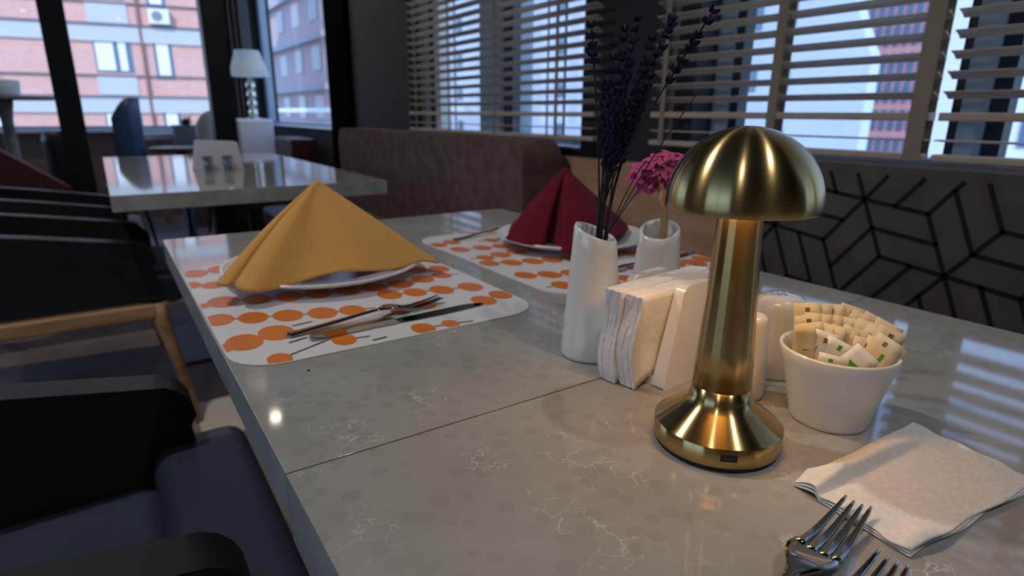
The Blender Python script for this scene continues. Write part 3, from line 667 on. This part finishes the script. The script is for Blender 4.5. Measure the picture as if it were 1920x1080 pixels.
cloth_napkin((.234, .822, .882), [(.090, .754, z0+.001), (.098, .743, z0-.001), (.110, .748, z0), (.106, .735, z0), (.112, .721, z0-.001), (.124, .716, z0-.001), (.17, .727, z0+.001), (.26, .728, z0+.001), (.345, .742, z0), (.374, .747, z0-.011), (.362, .775, z0-.004), (.25, .90, z0), (.19, .905, z0), (.12, .80, z0)], M['mustard'], 'mustard yellow cloth napkin folded to a pyramid on a plate', 2, None)
cloth_napkin((.655, .818, .882), [(.524, .797, z0+.001), (.530, .765, z0-.002), (.556, .742, z0-.004), (.575, .765, z0-.006), (.590, .80, z0-.006), (.575, .730, z0-.005), (.563, .700, z0-.006), (.590, .690, z0-.005), (.66, .70, z0-.002), (.76, .765, z0+.004), (.775, .785, z0+.006), (.70, .90, z0), (.60, .90, z0)], M['red'], 'burgundy cloth napkin folded to a pyramid on the farther plate', 2, None)

def knife(loc, rz, label, tilt=0):
    q = MB(); N = 30; vs = []
    for i in range(N+1):
        t = i/N; x = t*.205
        if t < .45: w0, w1, h = -.0048+.001*math.sin(t*7), .0048-.001*math.sin(t*7), .0030
        else:
            u = (t-.45)/.55; w0 = -.0050-.003*math.sin(min(u*1.1, 1)*PI*.9); w1 = .0045-max(0, (u-.75)/.25)**2*.009; h = .0013
            if u > .97: w0 *= .5
        if t < .02: w0 *= .6; w1 *= .6
        vs += [(x, w0, 0), (x, w1, 0), (x, w1, h*2), (x, w0, h*2 if t < .45 else .0006)]
    q.add(vs, [(i*4+k, i*4+(k+1) % 4, (i+1)*4+(k+1) % 4, (i+1)*4+k) for i in range(N) for k in range(4)]+[(0, 3, 2, 1), (N*4, N*4+1, N*4+2, N*4+3)], 0, True)
    o = q.build('table_knife', M['steel'], bevel=.0006); o.location = loc; o.rotation_euler = (0, 0, rz)
    return tag(o, label, 'knife', 'steel knives on the placemats')
def fork_mesh():
    q = MB()
    # centre-line profile (x along, z height): handle 0..0.10, neck 0.135, head to 0.185
    def zz(x):
        if x < .118: return .0015+.0055*math.sin(PI*x/.236)**2+.002*(x/.118)
        u = (x-.118)/.074; return .0090-.0068*math.sin(PI/2*min(u/.5, 1))+.0075*max(0, u-.42)**1.5*2
    def hw(x):
        if x < .09: return .0078-.0048*(x/.09)**.7 if x > .004 else .004+.95*x
        if x < .106: return .003
        if x < .130: return .003+.0093*math.sin(PI/2*(x-.106)/.024)
        return .0123-.0036*(x-.130)/.060
    xs = [k*.137/36 for k in range(37)]
    vs = []
    for x in xs:
        w = hw(x); z = zz(x); dish = .0022*max(0, min(1, (x-.108)/.02)); th = .0011 if x > .12 else .0014
        for side in (1, -1):
            for j in range(7):
                e = (j/6*2-1)*(1 if side > 0 else -1); vs.append((x, w*e, z+dish*(e*e-.4)+side*th*(1-.35*e*e)))
    m_ = 14; fs = [(i*m_+k, i*m_+(k+1) % m_, (i+1)*m_+(k+1) % m_, (i+1)*m_+k) for i in range(36) for k in range(m_)]
    fs += [tuple(range(m_-1, -1, -1)), tuple(36*m_+k for k in range(m_))]
    q.add(vs, fs, 0, True)
    for t in range(4):
        c0 = (-.79+.527*t); vs = []; N = 14
        for i in range(N+1):
            u = i/N; x = .135+u*.055; w = hw(x); wd = (.00235*(1-.6*u**1.3)) if u < .93 else .0007; y = c0*w*(1-.02*u)
            if u < .06: wd = .0028
            z = zz(x)+.0022*(c0*c0-.4); th = .0013*(1-.35*u)
            vs += [(x, y-wd, z-th*.6), (x, y-wd*.6, z-th), (x, y+wd*.6, z-th), (x, y+wd, z-th*.6), (x, y+wd, z+th*.6), (x, y+wd*.6, z+th), (x, y-wd*.6, z+th), (x, y-wd, z+th*.6)]
        q.add(vs, [(i*8+k, i*8+(k+1) % 8, (i+1)*8+(k+1) % 8, (i+1)*8+k) for i in range(N) for k in range(8)]+[(7, 6, 5, 4, 3, 2, 1, 0), tuple(N*8+k for k in range(8))], 0, True)
    return q
fk = fork_mesh().build('dinner_fork', M['steel'])
def place(o, loc, rz, label, group, sc=1): o.location = loc; o.rotation_euler = (0, 0, rz); o.scale = (sc,)*3; return tag(o, label, 'fork', group)
TIP1 = Vector((.3265, .1345, .7510)); a = math.radians(8); place(fk, TIP1-Vector((math.cos(a), math.sin(a), 0))*.186, a, 'steel fork nearest the white napkin, tines reflecting the lamp', 'forks at the near setting', .985)
f2 = fk.copy(); COL.objects.link(f2); a = math.radians(6); place(f2, Vector((.2955, .1012, .751))-Vector((math.cos(a), math.sin(a), 0))*.186, a, 'steel fork at the bottom edge, partly out of frame', 'forks at the near setting', .985)
f3 = fk.copy(); COL.objects.link(f3); place(f3, (.128, .600, .7520), math.radians(5), 'steel fork on the mustard setting, behind its knife', 'forks on the placemats', .96)
knife((.145, .577, .7520), math.radians(3), 'steel table knife along the near edge of the mustard placemat')
f4 = fk.copy(); COL.objects.link(f4); place(f4, (.50, .935, .7520), math.radians(8), 'steel fork at the far edge of the burgundy placemat', 'forks on the placemats', .9)
k2 = knife((.58, .615, .7520), math.radians(6), 'steel table knife on the burgundy placemat behind the vases')

# ------------------------------------------------------------ folded paper napkin lying on the table
L_, B_, R_, T_ = Vector((.3245, .171)), Vector((.3165, .101)), Vector((.452, .088)), Vector((.467, .166))
def pn(layer):
    def f(a, b_):       # a: L->T , b_: L->B
        p = L_.lerp(T_, a).lerp(B_.lerp(R_, a), b_)
        n1 = math.sin(a*9+1)*.0012
        z = .0010+layer*.0010
        am = max(0, math.sin(PI*min(max((a+.12)/1.0, 0), 1)))**.6
        pk = .21; up_ = math.sin(PI/2*min(b_/pk, 1))**1.3; dn = 1 if b_ < pk else max(0, 1-((b_-pk)/.045))**1.5
        rid = .0075*am*up_*dn
        rid2 = math.exp(-(((a-.2)*.8-(b_-.2)*.45)/.035)**2)*.0035*max(0, 1-b_*3)
        fall = 0
        z += (rid+rid2)*(.75+.25*layer)-fall*layer*.8+.0016*math.sin(a*4+b_*5)*b_*(1-b_)*layer+.001*abs(math.sin(a*7+b_*3))*layer*.5
        z += .0025*math.exp(-((b_-.93)/.08)**2-((a-.12)/.1)**2)*layer
        return (p.x+layer*.0006*math.sin(b_*20), p.y+.0012*math.sin(a*13+layer)*(b_ > .97), .75+z)
    return f
q = MB(); N1, N2 = 90, 60
for ly in (0, 1, 2): q.grid(N1, N2, pn(ly))
tag(q.build('paper_napkin', M['paper'], off=(.39, .13, .75), solid=.0007), 'folded white paper napkin lying flat and creased beside the forks', 'napkin')
q = MB(); q.lathe([(.0012, 0), (.0016, .0006), (.0004, .001)], (.1235, .508, .75), 8); tag(q.build('crumb', M['dark'], off=(.1235, .508, .75)), 'tiny dark crumb on the quartz in front of the placemat', 'crumb')

# ------------------------------------------------------------ background dining room
for x, y, e, c in DOWN:
    o = thing('downlight', (x, y, 2.6), 'small recessed ceiling downlight, the strongest one added as fill', 'ceiling light', 'recessed downlights')
    q = MB(); q.lathe([(.05, -.008), (.05, 0)], (x, y, 2.6), 32); q.build('trim_ring', M['white'], o)
    q = MB(); q.lathe([(.035, -.010), (.035, -.008)], (x, y, 2.6), 32); q.build('lens', emit('warm_lens', c, 12), o)
# napkin dispenser and small glass vase on the far table
t_ = thing('napkin_holder', (.38, 2.70, .75), 'pale napkin dispenser standing on the far white table', 'napkin holder')
q = MB(); q.prism([(.29, .75), (.47, .75), (.455, .855), (.31, .862)], lambda x, z, k: (x, 2.66+.07*k, z)); q.build('body', M['cloth'], t_, bevel=.006)
for x_, lb in ((.335, 'left glass on the far table before the dispenser'), (.405, 'right glass on the far table before the dispenser')):
    q = MB(); q.lathe([(.016, 0), (.02, .055), (.0185, .055), (.0145, .003)], (x_, 2.62, .75), 24); tag(q.build('drinking_glass', glass('clear_glass', (.8, .85, .9), .25), off=(x_, 2.62, .75)), lb, 'glass', 'glasses on the far table')
# console with white shaded lamp
t_ = thing('console_table', (1.2, 5.4, 0), 'white cloth covered console under the shaded lamp', 'table')
bx('cloth_cover', M['cloth'], t_, .93, 1.20, 5.3, 5.75, .05, .915, bevel=.02); bx('base', M['black'], t_, .95, 1.18, 5.35, 5.7, 0, .05)
lx, ly = 1.093, 5.50
t_ = thing('table_lamp', (lx, ly, .915), 'white shaded lamp with beaded metal stem on the far console', 'lamp')
q = MB(); q.lathe([(.158, .335), (.155, .335), (.092, .53), (.095, .53)], (lx, ly, .915), 48, cap0=False, cap1=False); q.build('lamp_shade', M['shade'], t_)
q = MB(); pr = [(.05, 0), (.05, .01)]
for k in range(4):
    for j in range(7): a = PI*j/6; pr.append((.009+.026*math.sin(a), .012+.072*k+.036-.036*math.cos(a)))
pr += [(.008, .31), (.008, .40)]
q.lathe(pr, (lx, ly, .915), 24); q.build('stem', M['chrome'], t_)
# curtains by the corner
def curtain(x0, x1, y, mt, label, z0=.25):
    q = MB(); q.grid(60, 4, lambda a, b_: (x0+(x1-x0)*a, y+.03*math.sin(a*2*PI*5), z0+(2.55-z0)*b_)); tag(q.build('curtain', mt, off=((x0+x1)/2, y, z0), solid=.004), label, 'curtain')
curtain(1.0, 1.22, 6.28, M['curtain'], 'brown gathered curtain in the far corner behind the shaded lamp')
curtain(1.22, 1.31, 6.40, M['sheer'], 'pale grey sheer curtain beside the brown one in the far corner')
# blue shell chair
def shell_chair(x, y, rz, mt, label, w=.23):
    t_ = thing('shell_chair', (x, y, 0), label, 'chair', 'shell chairs in the far room'); t_['world_parts'] = [0, 0, 1e-9]
    q = MB()
    def f(a, b_):
        th = (a-.5)*2.5; h = .42+.06*abs(math.sin(th/1))+b_*(.63*math.cos(th*.62)**1.0-.0); r = w*(1+.12*b_)
        return (-r*math.cos(th), r*math.sin(th), h)
    q.grid(20, 8, f); q.build('shell', mt, t_, solid=.03)
    q = MB(); q.lathe([(w*.8, .42), (w, .43), (w, .47), (w*.9, .49)], (0, 0, 0), 32); q.build('seat_cushion', mt, t_)
    for k in range(4):
        a = PI/4+PI/2*k; q = MB(); q.tube([(w*.6*math.cos(a), w*.6*math.sin(a), .42), (w*1.1*math.cos(a), w*1.1*math.sin(a), 0)], [.015, .01], 8); q.build('leg', M['black'], t_)
    t_.rotation_euler = (0, 0, rz); return t_
shell_chair(.11, 5.0, math.radians(150), M['blueshell'], 'tall blue shell chair half hidden by the leftmost post', .125)
shell_chair(-.17, 4.9, math.radians(60), M['leather'], 'low black shell chair left of the leftmost post', .11).scale = (1, 1, .8)
# round brown table with pale tray, planter and cushion
t_ = thing('round_table', (.42, 5.5, 0), 'round brown wooden table behind the far white table', 'table')
q = MB(); q.lathe([(.19, .70), (.20, .705), (.20, .72), (.19, .725)], (.475, 5.0, 0), 48); q.build('tabletop', M['brownwood'], t_)
q = MB(); q.lathe([(.15, 0), (.15, .02), (.03, .03), (.03, .70)], (.475, 5.0, 0), 24); q.build('pedestal', M['black'], t_)
t_ = thing('side_table', (.36, 6.2, 0), 'small table with white top under the far window', 'table')
bx('tabletop', M['cloth'], t_, .26, .56, 6.0, 6.3, .74, .79); bx('leg', M['wood'], t_, .38, .44, 6.12, 6.18, 0, .74)
t_ = thing('planter', (.62, 5.9, 0), 'grey planter box with green plant under the far window', 'planter')
bx('box', M['grey'], t_, .52, .72, 5.8, 6.0, 0, .86)
q = MB()
for k in range(40):
    a, e = random.uniform(0, 6.3), random.uniform(.2, 1.4); L0 = random.uniform(.05, .11); d_ = Vector((math.cos(a)*math.cos(e), math.sin(a)*math.cos(e), math.sin(e))); c = Vector((.63, 5.9, .855)); s_ = d_.cross(UZ).normalized()*.012
    q.add([c, c+d_*L0*.5+s_, c+d_*L0, c+d_*L0*.5-s_], [(0, 1, 2, 3)])
q.build('foliage', M['green'], t_, solid=.001)
c = shell_chair(.77, 5.45, math.radians(100), M['cloth'], 'pale shell chair beside the grey planter', .13); c.scale = (1, 1, .93)
# tall bar table with pot at the far left
t_ = thing('bar_table', (-.50, 5.6, 0), 'tall dark bar table at the far left edge', 'table')
q = MB(); q.lathe([(.30, 1.04), (.30, 1.065)], (-.52, 5.6, 0), 40); q.build('tabletop', M['grey'], t_)
q = MB(); q.lathe([(.2, 0), (.2, .02), (.04, .04), (.035, .9), (.06, 1.04)], (-.52, 5.6, 0), 24); q.build('pedestal', M['grey'], t_)
q = MB(); q.lathe([(.10, 0), (.11, .01), (.12, .10), (.11, .105)], (-.52, 5.55, 1.065), 28); tag(q.build('pot', M['white'], off=(-.52, 5.55, 1.065)), 'pale pot standing on the tall bar table', 'pot')
# maroon armchair far left
t_ = thing('lounge_chair', (-.42, 4.0, 0), 'maroon upholstered lounge chair at the far left', 'chair')
bx('seat_cushion', M['maroon'], t_, -.75, -.15, 3.75, 4.2, .2, .45, bevel=.05, seg=4)
q = MB(); q.prism([(-.75, .3), (-.15, .3), (-.17, .56), (-.45, .78), (-.75, .80)], lambda x, z, k: (x, 4.1+.12*k, z)); q.build('backrest', M['maroon'], t_, bevel=.04, seg=4)
bx('base', M['black'], t_, -.7, -.2, 3.8, 4.2, 0, .2)

# ------------------------------------------------------------ outside
q = MB(); q.box(-80, 120, 8, 160, -8.2, -8); struct('trim_4', q, M['ground'], 'street level below')
K = 32/14; aa = math.radians(8); NB = Vector((math.sin(aa), math.cos(aa), 0)); TB = Vector((math.cos(aa), -math.sin(aa), 0))
bl = thing('apartment_building', tuple(NB*32+Vector((0, 0, -8))), 'pink brick apartment block filling the far left windows', 'building')
bl['world_parts'] = [0, 0, 1e-9]; bl.location = NB*32; bl.rotation_euler = (0, 0, -aa)
def fz(z): return CH+(z-CH)*K
def fb_(name, t0, t1, z0, z1, d0, d1, mt, parent=bl):  # facade box; d is depth towards the viewer
    q = MB(); q.box(t0*K, t1*K, -d1, -d0, fz(z0), fz(z1)); return q.build(name, mt, parent)
q = MB(); q.box(-14, 2.7, 0, 8, -8, 14); q.build('brick_wall', M['brick'], bl)
for k in range(-3, 4):
    dz = 1.262*k
    fb_('floor_band', -6.1, 1.07, .94+dz, 1.22+dz, .0, .12, M['band'])
    fb_('dark_strip', -6.1, 1.07, 1.22+dz, 1.25+dz, .0, .2, M['bandd'])  # dark strip along the top of each floor band
    fb_('ledge_line', -6.1, 1.07, 1.595+dz, 1.625+dz, .0, .1, M['bandd'])
for k in range(-2, 3):
    dz = 1.262*k
    for c0 in (-1.52, -3.6, -5.4):
        w_ = fb_('window', c0-.29, c0+.31, 1.66+dz, 2.24+dz, -.25, .02, M['ewin'])
        fb_('drape', c0-.26, c0+.02, 1.70+dz, 2.18+dz, .02, .05, M['drape'], w_); fb_('drape', c0+.10, c0+.22, 1.70+dz, 2.2+dz, .02, .05, M['drape'], w_)
        fb_('spandrel', c0-.31, c0+.33, 1.26+dz, 1.60+dz, .0, .06, M['band'])
    w_ = fb_('window', -.85, -.54, 1.56+dz, 2.26+dz, -.25, .02, M['ewin']); fb_('drape', -.80, -.60, 1.64+dz, 2.2+dz, .02, .05, M['drape'], w_)
    w_ = fb_('window', .35, .75, 1.6+dz, 2.2+dz, -.25, .02, M['ewin'])
q = MB(); q.tube([(-1.02*K, -.12, -8), (-1.02*K, -.12, 13)], .06, 8); q.build('downpipe', M['pipe'], bl)
t_ = thing('air_conditioner', (0, 0, 0), 'white air conditioner unit hung on the pink brick facade', 'air conditioner'); t_.location = NB*32; t_.rotation_euler = (0, 0, -aa); t_['world_parts'] = [0, 0, 1e-9]
fb_('casing', -.84, -.50, 2.54, 2.80, .05, .45, M['ac'], t_)
q = MB(); q.prism([(-.70*K+.2*math.cos(2*PI*k/24), fz(2.67)+.2*math.sin(2*PI*k/24)) for k in range(24)], lambda x, z, k: (x, -.45-.02*k, z)); q.build('fan_grille', M['acd'], t_)
# grey street block seen through the bare corner window
t_ = thing('street_building', (12, 40, -8), 'greyish pink building beyond the bare corner window', 'building')
q = MB(); q.box(12, 24, 34, 75, -8, 16); q.build('wall', M['greyb'], t_)
for k in range(-2, 4):
    bx('ledge', M['band'], t_, 11.6, 12, 34, 75, k*2.9-.6, k*2.9-.25)
    for y in range(35, 74, 4): bx('window', M['ewin'] if (y//4+k) % 3 else M['drape'], t_, 11.95, 12.05, y, y+1.8, k*2.9+.6, k*2.9+2)
t_ = thing('balcony_rail', (2.6, 6, 0), 'white parapet ledge outside the corner window', 'railing')
bx('top_rail', M['drape'], t_, 2.5, 2.75, 4.9, 13, .97, 1.03); bx('lower_rail', M['drape'], t_, 2.5, 2.7, 4.9, 13, .74, .82); bx('panel', M['pale'], t_, 2.58, 2.62, 4.9, 13, -8, .80)
# pale block behind the blinds
t_ = thing('pale_building', (14, 20, -8), 'pale bluish building behind the blinds', 'building')
q = MB(); pts = [(7.15, -8), (7.15, 2.17), (7.68, 3.35), (7.68, 14), (33, 14), (33, -8)]
q.prism(pts, lambda y, z, k: (14+.4*k, y, z)); q.build('wall', M['pale'], t_)
for k in range(-3, 6):
    z = .1+k*1.45
    for y in (9.0, 9.9, 10.8, 13.5, 15.6, 17.7, 20, 22.5, 25): bx('window', M['ewin'], t_, 13.97, 14.02, y, y+(.28 if y < 12 else .45), z, z+.55)
t_ = thing('pink_building', (40, 18, -8), 'pink building with rows of narrow windows behind the near blind', 'building')
q = MB(); q.box(40, 50, 16.2, 21.9, -8, 7.4); q.build('wall', M['pinkb'], t_)
for k in range(-3, 5):
    for j in range(10): bx('window', M['ewin'], t_, 39.9, 40.1, 16.4+j*.52, 16.68+j*.52, k*1.6+.2, k*1.6+1.35)
t_ = thing('white_building', (20, 3, -8), 'white building at the right edge behind the blind', 'building')
q = MB(); q.box(20, 28, -12, 8.2, -8, 4.3); q.build('wall', M['white'], t_)
for k in range(-2, 3):
    for y in (5.4, 3.0, .5): bx('window', M['ewin'], t_, 19.95, 20.02, y, y+.7, k*1.8+.2, k*1.8+1.1)
for o in COL.objects:
    if 'world_parts' in o: del o['world_parts']
    if o.type == 'EMPTY' and o.get('kind') == 'structure' and 'category' in o: del o['category']
